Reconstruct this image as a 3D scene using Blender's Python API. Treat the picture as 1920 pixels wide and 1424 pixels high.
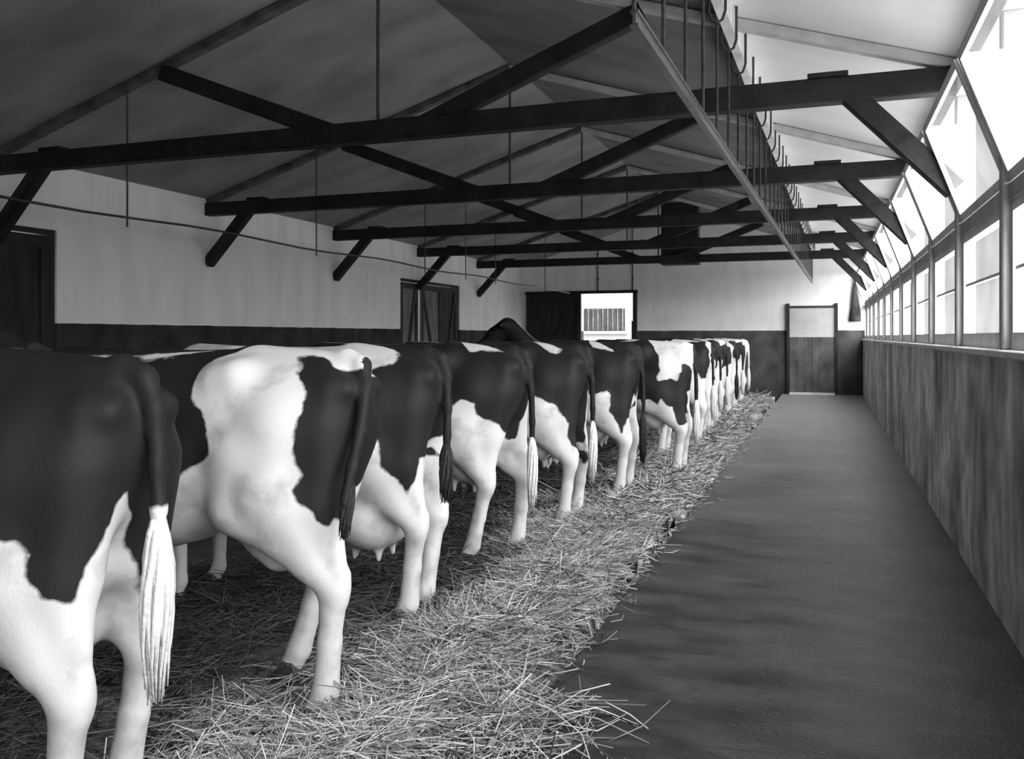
import bpy, bmesh, math, random
import numpy as np
from mathutils import Vector, Matrix

# ------------------------------------------------------------------ scene, camera, light
scene = bpy.context.scene
for o in list(bpy.data.objects):
    bpy.data.objects.remove(o, do_unlink=True)
COL = scene.collection
rng = np.random.default_rng(7)
random.seed(7)

EYE = 1.48
YAW = 19.8
FPX = 1640.0
cam_d = bpy.data.cameras.new('camera')
cam_d.sensor_fit = 'HORIZONTAL'
cam_d.sensor_width = 36.0
cam_d.lens = FPX / 1920.0 * 36.0
cam_d.shift_y = -81.0 / 1920.0
cam_d.clip_start = 0.05
cam_d.clip_end = 500
cam = bpy.data.objects.new('camera', cam_d)
cam.location = (0, 0, EYE)
cam.rotation_euler = (math.radians(90), 0, math.radians(YAW))
COL.objects.link(cam)
scene.camera = cam

world = bpy.data.worlds.new('overcast_sky')
scene.world = world
world.use_nodes = True
bg = world.node_tree.nodes['Background']
bg.inputs['Color'].default_value = (1, 1, 1, 1)
bg.inputs['Strength'].default_value = 0.30

sun_d = bpy.data.lights.new('hazy_sun', 'SUN')
sun_d.energy = 27.0
sun_d.angle = math.radians(80)
sun = bpy.data.objects.new('hazy_sun', sun_d)
# the bright part of the hazy sky, outside the window wall, a little behind the camera
_sd = Vector((1.0, -0.75, 1.1)).normalized()
sun.rotation_euler = _sd.to_track_quat('Z', 'Y').to_euler()
COL.objects.link(sun)

vs = scene.view_settings
scene.display_settings.display_device = 'sRGB'
vs.view_transform = 'Standard'
vs.look = 'None'
vs.exposure = 0.0
vs.gamma = 1.0
vs.use_curve_mapping = False

# ------------------------------------------------------------------ place constants
XL, XR = -8.28, 0.85          # inner faces of the side walls
YB, YF = -5.06, 23.55          # inner faces of the end walls
XC = (XL + XR) / 2
EAVE = 3.43
SLOPE = 0.316
RIDGE = EAVE + SLOPE * (XR - XC)
DADO = 1.63
SILL = 1.39
GUT = -1.08                   # walkway edge
TRUSS_Y = [6.84, 10.24, 13.64, 17.04, 20.44]


def roof_z(x):
    return RIDGE - SLOPE * abs(x - XC)


# ------------------------------------------------------------------ materials
def grey(v):
    return (v, v, v, 1)


def new_mat(name):
    m = bpy.data.materials.new(name)
    m.use_nodes = True
    nt = m.node_tree
    return m, nt, nt.nodes, nt.links, nt.nodes['Principled BSDF']


def noisy(name, c0, c1, scale=(4, 4, 4), rough=0.8, detail=5.0, bump=0.0, bump_scale=40.0, spec=0.3, lo=0.35, hi=0.65):
    m, nt, N, L, P = new_mat(name)
    tc = N.new('ShaderNodeTexCoord')
    mp = N.new('ShaderNodeMapping')
    mp.inputs['Scale'].default_value = scale
    L.new(tc.outputs['Object'], mp.inputs['Vector'])
    nz = N.new('ShaderNodeTexNoise')
    nz.inputs['Scale'].default_value = 1.0
    nz.inputs['Detail'].default_value = detail
    L.new(mp.outputs['Vector'], nz.inputs['Vector'])
    rp = N.new('ShaderNodeValToRGB')
    rp.color_ramp.elements[0].position = lo
    rp.color_ramp.elements[1].position = hi
    rp.color_ramp.elements[0].color = grey(c0)
    rp.color_ramp.elements[1].color = grey(c1)
    L.new(nz.outputs['Fac'], rp.inputs['Fac'])
    L.new(rp.outputs['Color'], P.inputs['Base Color'])
    P.inputs['Roughness'].default_value = rough
    P.inputs['Specular IOR Level'].default_value = spec
    if bump > 0:
        n2 = N.new('ShaderNodeTexNoise')
        n2.inputs['Scale'].default_value = bump_scale
        n2.inputs['Detail'].default_value = 6
        L.new(tc.outputs['Object'], n2.inputs['Vector'])
        b = N.new('ShaderNodeBump')
        b.inputs['Strength'].default_value = bump
        b.inputs['Distance'].default_value = 0.02
        L.new(n2.outputs['Fac'], b.inputs['Height'])
        L.new(b.outputs['Normal'], P.inputs['Normal'])
    return m


def plaster_dado(name, top0, top1, low0, low1, level):
    """whitewash above, dark tarred paint below a painted line"""
    m, nt, N, L, P = new_mat(name)
    tc = N.new('ShaderNodeTexCoord')
    sx = N.new('ShaderNodeSeparateXYZ')
    L.new(tc.outputs['Object'], sx.inputs['Vector'])

    def nz(scale, c0, c1, lo, hi):
        mp = N.new('ShaderNodeMapping')
        mp.inputs['Scale'].default_value = scale
        L.new(tc.outputs['Object'], mp.inputs['Vector'])
        n = N.new('ShaderNodeTexNoise')
        n.inputs['Scale'].default_value = 1
        n.inputs['Detail'].default_value = 6
        L.new(mp.outputs['Vector'], n.inputs['Vector'])
        r = N.new('ShaderNodeValToRGB')
        r.color_ramp.elements[0].position = lo
        r.color_ramp.elements[1].position = hi
        r.color_ramp.elements[0].color = grey(c0)
        r.color_ramp.elements[1].color = grey(c1)
        L.new(n.outputs['Fac'], r.inputs['Fac'])
        return r, n
    a, na = nz((3.4, 3.4, 0.8), top0, top1, 0.25, 0.6)      # vertical run-down streaks
    b, nb = nz((3, 3, 2.2), low0, low1, 0.35, 0.7)
    wob = N.new('ShaderNodeMath')
    wob.operation = 'MULTIPLY_ADD'
    wob.inputs[1].default_value = 0.02
    L.new(nb.outputs['Fac'], wob.inputs[0])
    L.new(sx.outputs['Z'], wob.inputs[2])
    gt = N.new('ShaderNodeMath')
    gt.operation = 'GREATER_THAN'
    gt.inputs[1].default_value = level + 0.01
    L.new(wob.outputs[0], gt.inputs[0])
    mx = N.new('ShaderNodeMix')
    mx.data_type = 'RGBA'
    L.new(gt.outputs[0], mx.inputs['Factor'])
    L.new(b.outputs['Color'], mx.inputs['A'])
    L.new(a.outputs['Color'], mx.inputs['B'])
    L.new(mx.outputs['Result'], P.inputs['Base Color'])
    P.inputs['Roughness'].default_value = 0.85
    P.inputs['Specular IOR Level'].default_value = 0.2
    return m


M = {}
M['plaster'] = plaster_dado('whitewashed_plaster_with_dado', 0.74, 0.86, 0.022, 0.05, DADO)
M['plaster_far'] = plaster_dado('whitewashed_end_wall_with_dado', 0.76, 0.88, 0.045, 0.10, DADO)
M['ceiling_lit'] = noisy('lit_white_ceiling', 0.80, 0.88, (0.8, 1.5, 1.5), 0.9, 6, 0.15, 25)  # strip beside the windows, painted as lit
M['ceiling'] = noisy('shade_greyed_ceiling', 0.20, 0.32, (0.8, 1.5, 1.5), 0.9, 6, 0.15, 25)  # same whitewash, darkened in colour to stand in for shade
M['beam'] = noisy('dark_stained_timber', 0.010, 0.024, (6, 6, 6), 0.7, 6, 0.3, 30)
M['flare_wood'] = noisy('flare_greyed_timber', 0.30, 0.42, (6, 6, 2), 0.6, 5, 0.1, 40)  # posts and transom, colour lightened to stand in for window flare
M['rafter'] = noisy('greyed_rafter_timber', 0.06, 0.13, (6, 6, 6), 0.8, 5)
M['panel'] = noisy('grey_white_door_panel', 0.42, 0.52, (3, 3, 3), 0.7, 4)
M['rafter_pale'] = noisy('pale_rafter_timber', 0.42, 0.6, (6, 6, 6), 0.8, 5)
M['white_wood'] = noisy('white_painted_timber', 0.60, 0.75, (5, 5, 2), 0.6, 5)
M['iron'] = noisy('rusty_black_iron', 0.02, 0.05, (30, 30, 30), 0.5, 4, 0.0, 1, 0.5)
M['rail'] = noisy('worn_steel_rail', 0.03, 0.09, (20, 20, 20), 0.35, 4, 0.0, 1, 0.6)
M['door_dark'] = noisy('tarred_door_boards', 0.012, 0.03, (9, 9, 1.5), 0.7, 5, 0.1, 30)
M['door_grey'] = noisy('grey_door_boards', 0.10, 0.20, (12, 12, 1.2), 0.8, 6, 0.2, 30)  # grey boards for two leaves of the far left-wall door
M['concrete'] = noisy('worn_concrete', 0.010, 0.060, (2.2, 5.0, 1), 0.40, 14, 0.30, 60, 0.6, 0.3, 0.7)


def far_sheen(m):
    # far-end sheen put into the colour: concrete grades from dark near to pale
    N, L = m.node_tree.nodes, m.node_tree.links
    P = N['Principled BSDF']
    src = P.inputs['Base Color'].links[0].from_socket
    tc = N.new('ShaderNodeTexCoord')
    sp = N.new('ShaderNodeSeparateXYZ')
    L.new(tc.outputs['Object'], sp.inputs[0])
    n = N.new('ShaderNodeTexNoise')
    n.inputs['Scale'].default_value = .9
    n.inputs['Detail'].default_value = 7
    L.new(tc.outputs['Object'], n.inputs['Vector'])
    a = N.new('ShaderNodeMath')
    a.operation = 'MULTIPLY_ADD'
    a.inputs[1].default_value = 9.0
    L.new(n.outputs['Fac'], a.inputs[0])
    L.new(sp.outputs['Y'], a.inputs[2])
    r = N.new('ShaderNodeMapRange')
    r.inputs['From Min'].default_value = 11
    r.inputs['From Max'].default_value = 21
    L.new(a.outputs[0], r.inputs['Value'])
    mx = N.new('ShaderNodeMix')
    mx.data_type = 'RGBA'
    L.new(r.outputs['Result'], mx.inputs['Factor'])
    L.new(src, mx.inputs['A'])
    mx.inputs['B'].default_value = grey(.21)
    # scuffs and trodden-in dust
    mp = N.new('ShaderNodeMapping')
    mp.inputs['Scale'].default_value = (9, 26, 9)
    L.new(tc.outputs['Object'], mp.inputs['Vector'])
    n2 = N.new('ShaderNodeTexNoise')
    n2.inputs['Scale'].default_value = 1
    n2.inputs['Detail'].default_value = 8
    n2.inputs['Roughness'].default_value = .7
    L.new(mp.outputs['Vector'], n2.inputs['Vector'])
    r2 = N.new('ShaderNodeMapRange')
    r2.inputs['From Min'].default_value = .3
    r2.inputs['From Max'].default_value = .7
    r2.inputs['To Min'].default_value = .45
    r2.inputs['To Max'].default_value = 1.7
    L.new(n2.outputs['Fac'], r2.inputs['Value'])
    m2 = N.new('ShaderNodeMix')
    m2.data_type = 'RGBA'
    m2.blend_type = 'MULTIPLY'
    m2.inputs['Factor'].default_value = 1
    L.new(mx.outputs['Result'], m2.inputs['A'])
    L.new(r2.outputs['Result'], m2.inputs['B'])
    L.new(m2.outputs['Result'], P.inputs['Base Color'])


far_sheen(M['concrete'])
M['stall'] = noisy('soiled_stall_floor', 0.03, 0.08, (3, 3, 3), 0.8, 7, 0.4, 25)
M['yard'] = noisy('pale_yard_ground', 0.72, 0.82, (0.5, 0.5, 0.5), 0.9, 5)
M['bwhite'] = noisy('pale_grey_render', 0.16, 0.19, (1, 1, 1), 0.9, 4)
M['cloth'] = noisy('dark_sackcloth', 0.02, 0.05, (20, 20, 8), 0.9, 5)
M['hoof'] = noisy('dark_horn', 0.03, 0.07, (30, 30, 60), 0.5, 3)
M['eye'] = noisy('dark_eye', 0.005, 0.01, (5, 5, 5), 0.1, 2)
M['hair'] = noisy('white_tail_hair', 0.55, 0.78, (60, 60, 4), 0.8, 4, 0.5, 60)
M['hair_dark'] = noisy('black_tail_hair', 0.012, 0.03, (60, 60, 4), 0.7, 4, 0.5, 60)


def stained_wall():
    m, nt, N, L, P = new_mat('stained_cement_render')
    tc = N.new('ShaderNodeTexCoord')

    def nz(scale, det, lo, hi, c0, c1):
        mp = N.new('ShaderNodeMapping')
        mp.inputs['Scale'].default_value = scale
        L.new(tc.outputs['Object'], mp.inputs['Vector'])
        n = N.new('ShaderNodeTexNoise')
        n.inputs['Scale'].default_value = 1
        n.inputs['Detail'].default_value = det
        L.new(mp.outputs['Vector'], n.inputs['Vector'])
        r = N.new('ShaderNodeValToRGB')
        r.color_ramp.elements[0].position = lo
        r.color_ramp.elements[1].position = hi
        r.color_ramp.elements[0].color = grey(c0)
        r.color_ramp.elements[1].color = grey(c1)
        L.new(n.outputs['Fac'], r.inputs['Fac'])
        return r
    a = nz((3, 1.9, 0.85), 10, 0.34, 0.62, 0.30, 1.0)     # long run-down stains
    b = nz((5, 6, 4.5), 10, 0.33, 0.62, 0.55, 1.0)             # blotches
    mx = N.new('ShaderNodeMix')
    mx.data_type = 'RGBA'
    mx.blend_type = 'MULTIPLY'
    mx.inputs['Factor'].default_value = 1
    L.new(a.outputs['Color'], mx.inputs['A'])
    L.new(b.outputs['Color'], mx.inputs['B'])
    L.new(mx.outputs['Result'], P.inputs['Base Color'])
    P.inputs['Roughness'].default_value = 0.7
    P.inputs['Specular IOR Level'].default_value = 0.3
    return m


M['stained'] = stained_wall()


def dusty_glass():
    m, nt, N, L, P = new_mat('dusty_whitened_glass')
    N.remove(P)
    out = N['Material Output']
    tr = N.new('ShaderNodeBsdfTransparent')
    tr.inputs['Color'].default_value = grey(0.96)
    tl = N.new('ShaderNodeBsdfTranslucent')
    tl.inputs['Color'].default_value = grey(0.9)
    tc = N.new('ShaderNodeTexCoord')
    n = N.new('ShaderNodeTexNoise')
    n.inputs['Scale'].default_value = 3
    L.new(tc.outputs['Object'], n.inputs['Vector'])
    mr = N.new('ShaderNodeMapRange')
    mr.inputs['From Min'].default_value = 0.3
    mr.inputs['From Max'].default_value = 0.7
    mr.inputs['To Min'].default_value = 0.025
    mr.inputs['To Max'].default_value = 0.05
    L.new(n.outputs['Fac'], mr.inputs['Value'])
    mx = N.new('ShaderNodeMixShader')
    L.new(mr.outputs['Result'], mx.inputs['Fac'])
    L.new(tr.outputs[0], mx.inputs[1])
    L.new(tl.outputs[0], mx.inputs[2])
    L.new(mx.outputs[0], out.inputs['Surface'])
    return m


M['glass'] = dusty_glass()


def straw_mat():
    m, nt, N, L, P = new_mat('dry_straw')
    at = N.new('ShaderNodeAttribute')
    at.attribute_name = 'tone'
    L.new(at.outputs['Color'], P.inputs['Base Color'])
    P.inputs['Roughness'].default_value = 0.6
    P.inputs['Specular IOR Level'].default_value = 0.35
    return m


M['straw'] = straw_mat()
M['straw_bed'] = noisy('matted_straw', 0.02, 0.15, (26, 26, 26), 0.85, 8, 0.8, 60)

# ------------------------------------------------------------------ mesh helpers


def tag(o, label=None, cat=None, group=None, kind=None):
    if label:
        o['label'] = label
    if cat:
        o['category'] = cat
    if group:
        o['group'] = group
    if kind:
        o['kind'] = kind
    return o


def empty(name, loc=(0, 0, 0), rz=0.0, parent=None):
    o = bpy.data.objects.new(name, None)
    o.empty_display_size = 0.2
    o.location = loc
    o.rotation_euler = (0, 0, rz)
    o.parent = parent
    COL.objects.link(o)
    return o


def link(name, me, mat=None, parent=None, smooth=False):
    if mat is not None:
        me.materials.append(mat)
    if smooth:
        me.polygons.foreach_set('use_smooth', [True] * len(me.polygons))
    o = bpy.data.objects.new(name, me)
    o.parent = parent
    COL.objects.link(o)
    return o


class MB:
    def __init__(self):
        self.v, self.f = [], []

    def add(self, vs, fs):
        n = len(self.v)
        self.v += [tuple(p) for p in vs]
        self.f += [tuple(i + n for i in q) for q in fs]
        return self

    def box(self, x0, x1, y0, y1, z0, z1):
        v = [(x0, y0, z0), (x1, y0, z0), (x1, y1, z0), (x0, y1, z0), (x0, y0, z1), (x1, y0, z1), (x1, y1, z1), (x0, y1, z1)]
        f = [(0, 3, 2, 1), (4, 5, 6, 7), (0, 1, 5, 4), (1, 2, 6, 5), (2, 3, 7, 6), (3, 0, 4, 7)]
        return self.add(v, f)

    def bar(self, a, b, w, h, up=(0, 0, 1)):
        """rectangular bar from a to b: w across, h along up"""
        a, b = Vector(a), Vector(b)
        d = (b - a).normalized()
        s = d.cross(Vector(up)).normalized()
        u = s.cross(d).normalized()
        v = []
        for p in (a, b):
            for i, j in ((-1, -1), (1, -1), (1, 1), (-1, 1)):
                v.append(p + s * (i * w / 2) + u * (j * h / 2))
        f = [(3, 2, 1, 0), (4, 5, 6, 7), (0, 1, 5, 4), (1, 2, 6, 5), (2, 3, 7, 6), (3, 0, 4, 7)]
        return self.add(v, f)

    def tube(self, pts, r, n=8, caps=True):
        pts = [Vector(p) for p in pts]
        rs = r if isinstance(r, (list, tuple)) else [r] * len(pts)
        v, f = [], []
        pu = None
        for i, p in enumerate(pts):
            t = (pts[min(i + 1, len(pts) - 1)] - pts[max(i - 1, 0)]).normalized()
            if pu is None:
                pu = Vector((1, 0, 0)) if abs(t.x) < 0.9 else Vector((0, 1, 0))
            u = (pu - t * pu.dot(t)).normalized()
            w = t.cross(u)
            pu = u
            for k in range(n):
                a = 2 * math.pi * k / n
                v.append(p + (u * math.cos(a) + w * math.sin(a)) * rs[i])
        for i in range(len(pts) - 1):
            for k in range(n):
                k2 = (k + 1) % n
                f.append((i * n + k, i * n + k2, (i + 1) * n + k2, (i + 1) * n + k))
        if caps:
            f.append(tuple(range(n - 1, -1, -1)))
            f.append(tuple((len(pts) - 1) * n + k for k in range(n)))
        return self.add(v, f)

    def prism(self, poly, y0, y1, axis='y'):
        """extrude a polygon; axis y: poly is (x,z); axis x: poly is (y,z)"""
        n = len(poly)
        if axis == 'y':
            v = [(p[0], y0, p[1]) for p in poly] + [(p[0], y1, p[1]) for p in poly]
        else:
            v = [(y0, p[0], p[1]) for p in poly] + [(y1, p[0], p[1]) for p in poly]
        f = [tuple(range(n - 1, -1, -1)), tuple(range(n, 2 * n))]
        f += [(i, (i + 1) % n, n + (i + 1) % n, n + i) for i in range(n)]
        return self.add(v, f)

    def mesh(self, name, bevel=0.0):
        me = bpy.data.meshes.new(name)
        me.from_pydata([tuple(p) for p in self.v], [], self.f)
        bm = bmesh.new()
        bm.from_mesh(me)
        bmesh.ops.recalc_face_normals(bm, faces=bm.faces)
        if bevel > 0:
            bmesh.ops.bevel(bm, geom=list(bm.edges), offset=bevel, segments=1, affect='EDGES')
        bm.to_mesh(me)
        bm.free()
        return me

    def build(self, name, mat, parent=None, bevel=0.0, smooth=False):
        return link(name, self.mesh(name, bevel), mat, parent, smooth)


def structure(o):
    o['kind'] = 'structure'
    return o


# ------------------------------------------------------------------ the shell
# floors
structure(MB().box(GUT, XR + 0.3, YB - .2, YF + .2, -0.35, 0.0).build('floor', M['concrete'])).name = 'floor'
structure(MB().box(GUT - 0.46, GUT, YB, YF, -0.35, -0.16).build('floor_gutter', M['stall']))
structure(MB().box(-4.6, GUT - 0.46, YB, YF, -0.35, -0.02).build('floor_stall', M['stall']))
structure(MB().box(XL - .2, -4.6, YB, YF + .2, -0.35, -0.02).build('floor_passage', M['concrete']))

# left wall with two double-door openings
LD = [(4.55, 7.64), (16.2, 19.3)]
DOOR_Z = 2.69
mb = MB()
ys = [YB - .2, LD[0][0], LD[0][1], LD[1][0], LD[1][1], YF + .25]
for a, b in ((0, 1), (2, 3), (4, 5)):
    mb.box(XL - .25, XL, ys[a], ys[b], -0.35, EAVE + .1)
for a, b in LD:
    mb.box(XL - .25, XL, a, b, DOOR_Z, EAVE + .1)
structure(mb.build('wall_left', M['plaster']))

# far gable wall with the sliding-door opening
OX0, OX1 = -6.43, -4.955
mb = MB()
mb.box(XL - .25, OX0, YF, YF + .25, -0.35, DOOR_Z)
mb.box(OX1, XR + .25, YF, YF + .25, -0.35, DOOR_Z)
mb.prism([(XL - .25, DOOR_Z), (XR + .25, DOOR_Z), (XR + .25, EAVE), (XC, RIDGE + .08), (XL - .25, EAVE)], YF, YF + .25)
structure(mb.build('wall_far', M['plaster_far']))
# near end wall behind the camera
mb = MB()
mb.prism([(XL - .25, -.35), (XR + .25, -.35), (XR + .25, EAVE), (XC, RIDGE + .08), (XL - .25, EAVE)], YB - .2, YB)
structure(mb.build('wall_back', M['plaster_far']))

# ceiling: two boarded and whitewashed slopes, shade inside the purlin put into the colour
t = 0.12
def xp(y):
    """line of the hanger purlin, not quite parallel to the walls"""
    return -.745 + (y - 3.55) * .02213


def slope_slab(name, mat, xa, xb):
    """piece of roof slab between two lines xa(y), xb(y) on one slope"""
    v, ya, yb = [], YB - .3, YF + .3
    for z in (0, t):
        for y in (ya, yb):
            for f in (xa, xb):
                v.append((f(y), y, roof_z(f(y)) + z))
    f = [(0, 2, 3, 1), (4, 5, 7, 6), (0, 1, 5, 4), (2, 6, 7, 3), (0, 4, 6, 2), (1, 3, 7, 5)]
    return structure(MB().add(v, f).build(name, mat))


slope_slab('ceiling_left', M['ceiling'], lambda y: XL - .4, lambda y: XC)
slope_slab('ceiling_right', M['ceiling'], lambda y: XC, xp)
slope_slab('ceiling_window_side', M['ceiling_lit'], xp, lambda y: XR + .3)

# right wall: rendered parapet, sill board, posts, wall plate
wr = structure(MB().box(XR, XR + .24, YB - .2, YF + .25, -0.35, SILL - .02).build('wall_right', M['stained']))
MB().box(XR - .035, XR + .26, YB, YF, SILL - .02, SILL + .02).build('sill_board', M['white_wood'], wr, 0.006)
MB().box(XR + .0, XR + .2, YB, YF, 3.16, EAVE).build('wall_plate', M['white_wood'], wr)
MB().box(XR + .03, XR + .11, YB, YF, 2.17, 2.27).build('transom_beam', M['flare_wood'], wr, 0.006)
post_y = [0.04 + 1.7 * k for k in range(-2, 14)]
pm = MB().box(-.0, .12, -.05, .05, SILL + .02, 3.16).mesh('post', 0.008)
pm.materials.append(M['flare_wood'])
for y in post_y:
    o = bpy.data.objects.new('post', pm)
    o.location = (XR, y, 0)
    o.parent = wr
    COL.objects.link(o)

# windows between the posts: fixed lower lights and an inward-tilted hopper above
edges = [YB] + post_y + [YF]
wn = 0
HT_X, HT_Z = -0.20, 2.96       # top edge of the open hopper relative to the wall face
for a, b in zip(edges[:-1], edges[1:]):
    y0, y1 = a + .05, b - .05
    wn += 1
    w = structure(empty('window_%d' % wn, (XR, (y0 + y1) / 2, SILL + .02)))
    h = (y1 - y0) / 2
    zb = SILL + .02
    fr = MB()
    fr.box(.04, .10, -h, h, 0, .09)                    # bottom rail
    fr.box(.04, .10, -h, h, 2.12 - zb, 2.17 - zb)      # head rail
    fr.box(.04, .10, -h, -h + .045, 0.09, 2.12 - zb)
    fr.box(.04, .10, h - .045, h, 0.09, 2.12 - zb)
    fr.build('frame', M['white_wood'], w)
    zm = 1.83 - zb
    MB().box(.055, .08, -h + .045, h - .045, zm - .009, zm + .009).build('glazing_bar', M['white_wood'], w)
    MB().box(.065, .070, -h + .045, h - .045, .09, zm - .009).build('pane', M['glass'], w)
    MB().box(.065, .070, -h + .045, h - .045, zm + .009, 2.12 - zb).build('pane', M['glass'], w)
    # hopper sash
    p0 = Vector((.05, 0, 2.28 - zb))
    p1 = Vector((HT_X, 0, HT_Z - zb))
    n = Vector((p1.z - p0.z, 0, -(p1.x - p0.x))).normalized()
    d = (p1 - p0).normalized()
    sash = MB()
    sash.bar(p0 + Vector((0, -h, 0)) + d * .025, p0 + Vector((0, h, 0)) + d * .025, .035, .05, d)
    sash.bar(p1 + Vector((0, -h, 0)) - d * .02, p1 + Vector((0, h, 0)) - d * .02, .03, .04, d)
    for s in (-1, 1):
        sash.bar(p0 + Vector((0, s * (h - .02), 0)) + d * .05, p1 + Vector((0, s * (h - .02), 0)) - d * .04, .04, .03, n)
    so = sash.build('hopper_sash', M['white_wood'], w)
    q0, q1 = p0 + d * .05, p1 - d * .04
    pn = MB()
    pn.bar((q0.x, 0, q0.z), (q1.x, 0, q1.z), 2 * h - .08, .005, n)
    pn.build('pane', M['glass'], so)
    for s in (-1, 1):
        ck = MB()
        yy = s * (h + .004)
        ck.prism([(.05, p0.z), (p1.x, p1.z), (.05, p1.z)], yy - .006, yy + .006)
        ck.build('hopper_cheek', M['white_wood'], w)

# ------------------------------------------------------------------ doors
def board_leaf(parent, x0, x1, z0, z1, nb, mat, frame_mat, brace=1, th=.045, name='leaf'):
    """leaf in its own xz plane at y 0..th (front face y=0): boards, ledges and a diagonal brace"""
    leaf = empty(name, (0, 0, 0), 0, parent)
    w = (x1 - x0) / nb
    for k in range(nb):
        MB().box(x0 + k * w + .003, x0 + (k + 1) * w - .003, 0, th - .015, z0, z1).build('board', mat, leaf)
    e = .11
    fr = MB()
    fr.box(x0, x1, -.03, 0, z0 + .02, z0 + .02 + e)
    fr.box(x0, x1, -.03, 0, z1 - .02 - e, z1 - .02)
    fr.box(x0, x0 + e, -.03, 0, z0 + .02 + e, z1 - .02 - e)
    fr.box(x1 - e, x1, -.03, 0, z0 + .02 + e, z1 - .02 - e)
    fr.build('ledge', frame_mat, leaf)
    a, b = (x0 + e, z0 + .15), (x1 - e, z1 - .15)
    if brace < 0:
        a, b = (x1 - e, z0 + .15), (x0 + e, z1 - .15)
    MB().bar((a[0], -.014, a[1]), (b[0], -.014, b[1]), .028, .10, (0, 0, 1)).build('brace', frame_mat, leaf)
    return leaf


def door_frame(parent, x0, x1, z1, mat, w=.10, d=.3):
    m = MB()
    m.box(x0 - w, x0, -.03, d, 0, z1 + w)
    m.box(x1, x1 + w, -.03, d, 0, z1 + w)
    m.box(x0, x1, -.03, d, z1, z1 + w)
    return m.build('door_frame', mat, parent)


# left wall, near pair of doors: dark and shut.  local x = world +Y, local -y = into the barn
def left_door(n, y0, y1):
    return structure(empty('door_%d' % n, (XL - .06, y0, 0), math.radians(90)))


W = LD[0][1] - LD[0][0]
d1 = left_door(1, *LD[0])
door_frame(d1, .06, W - .06, DOOR_Z - .06, M['door_dark'], .06, .18)
board_leaf(d1, .07, W / 2 - .005, 0.0, DOOR_Z - .07, 6, M['door_dark'], M['door_dark'], 1)
board_leaf(d1, W / 2 + .005, W - .07, 0.0, DOOR_Z - .07, 6, M['door_dark'], M['door_dark'], -1)
# left wall, far pair: standing a hand's breadth open
d2 = left_door(2, *LD[1])
door_frame(d2, .06, W - .06, DOOR_Z - .06, M['door_dark'], .06, .18)
board_leaf(d2, .07, .90, 0.0, DOOR_Z - .07, 4, M['door_grey'], M['door_dark'], 1)
board_leaf(d2, 1.06, 2.1, 0.0, DOOR_Z - .07, 5, M['door_grey'], M['door_dark'], -1)
board_leaf(d2, 2.11, W - .07, 0.0, DOOR_Z - .07, 4, M['door_dark'], M['door_dark'], 1)

# far wall sliding door, pushed left of its opening
d3 = structure(empty('door_3', (0, YF - .07, 0)))
board_leaf(d3, -8.02, OX0 + .01, 0.0, 2.66, 8, M['door_dark'], M['door_dark'], 1)
MB().box(-8.05, OX1 + .12, -.045, .06, 2.66, 2.74).build('door_track', M['door_dark'], d3)
MB().box(OX1, OX1 + .10, -.04, .3, 0, 2.66).build('door_post', M['door_dark'], d3)
MB().box(OX1 - .03, OX1 + .02, -.06, .0, 1.35, 1.9).build('door_stop', M['door_dark'], d3)
# far wall half-door by the window side
d4 = structure(empty('door_4', (0, YF - .05, 0)))
X0, X1 = -.90, .19
MB().box(X0 - .07, X0, -.03, .06, 0, 2.32).build('door_post', M['door_dark'], d4)
MB().box(X1, X1 + .07, -.03, .06, 0, 2.32).build('door_post', M['door_dark'], d4)
MB().box(X0, X1, -.015, .03, 2.20, 2.26).build('top_bar', M['iron'], d4)
MB().box(X0, X1, .0, .05, 1.46, 2.20).build('upper_panel', M['panel'], d4)
for k in range(6):
    w = (X1 - X0) / 6
    MB().box(X0 + k * w + .003, X0 + (k + 1) * w - .003, .0, .05, 0.06, 1.46).build('board', noisy('stained_door_board', .05, .13, (3, 3, 2), .7) if k == 0 else bpy.data.materials['stained_door_board'], d4)
MB().box(X0, X1, -.10, .05, 0.0, 0.05).build('threshold', M['white_wood'], d4)

# ------------------------------------------------------------------ roof trusses
NTH = ['nearest', 'second', 'third', 'fourth', 'farthest']
for i, y in enumerate(TRUSS_Y):
    t = empty('roof_truss', (XC, y, 3.19))
    tag(t, '%s dark timber roof truss counted from the camera, spanning the cowshed' % NTH[i], 'truss', 'dark timber roof trusses')
    z0 = 3.19
    hs = (XR - XL) / 2 + .05
    cw, ch = .15, .18
    MB().box(-hs, hs, -cw / 2, cw / 2, 0, ch).build('bottom_chord', M['beam'], t, .012)
    for s in (-1, 1):
        a = (s * (hs - .05), 0, EAVE - z0 - .045)
        b = (0, 0, RIDGE - z0 - .055)
        MB().bar(a, b, .10, .08, (0, 0, 1)).build('rafter', M['rafter_pale'] if s > 0 else M['rafter'], t, .01)  # right-hand rafters paler than the left
        MB().bar((s * .42, 0, ch * .55), (s * 2.35, 0, roof_z(XC + 2.35) - z0 - .09), .11, .16, (0, 0, 1)).build('strut', M['beam'], t, .01)
        MB().bar((s * (hs - .75), 0, .06), (s * (hs - .05), 0, -.68), .12, .15, (0, 0, 1)).build('knee_brace', M['beam'], t, .01)
        MB().box(s * 3.72 - .14, s * 3.72 + .14, -.085, .085, ch, ch + .035).build('packing_block', M['beam'], t, .006)
    MB().tube([(0, 0, -.0), (0, 0, RIDGE - z0 - .1)], .016, 8).build('king_rod', M['iron'], t)

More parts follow.
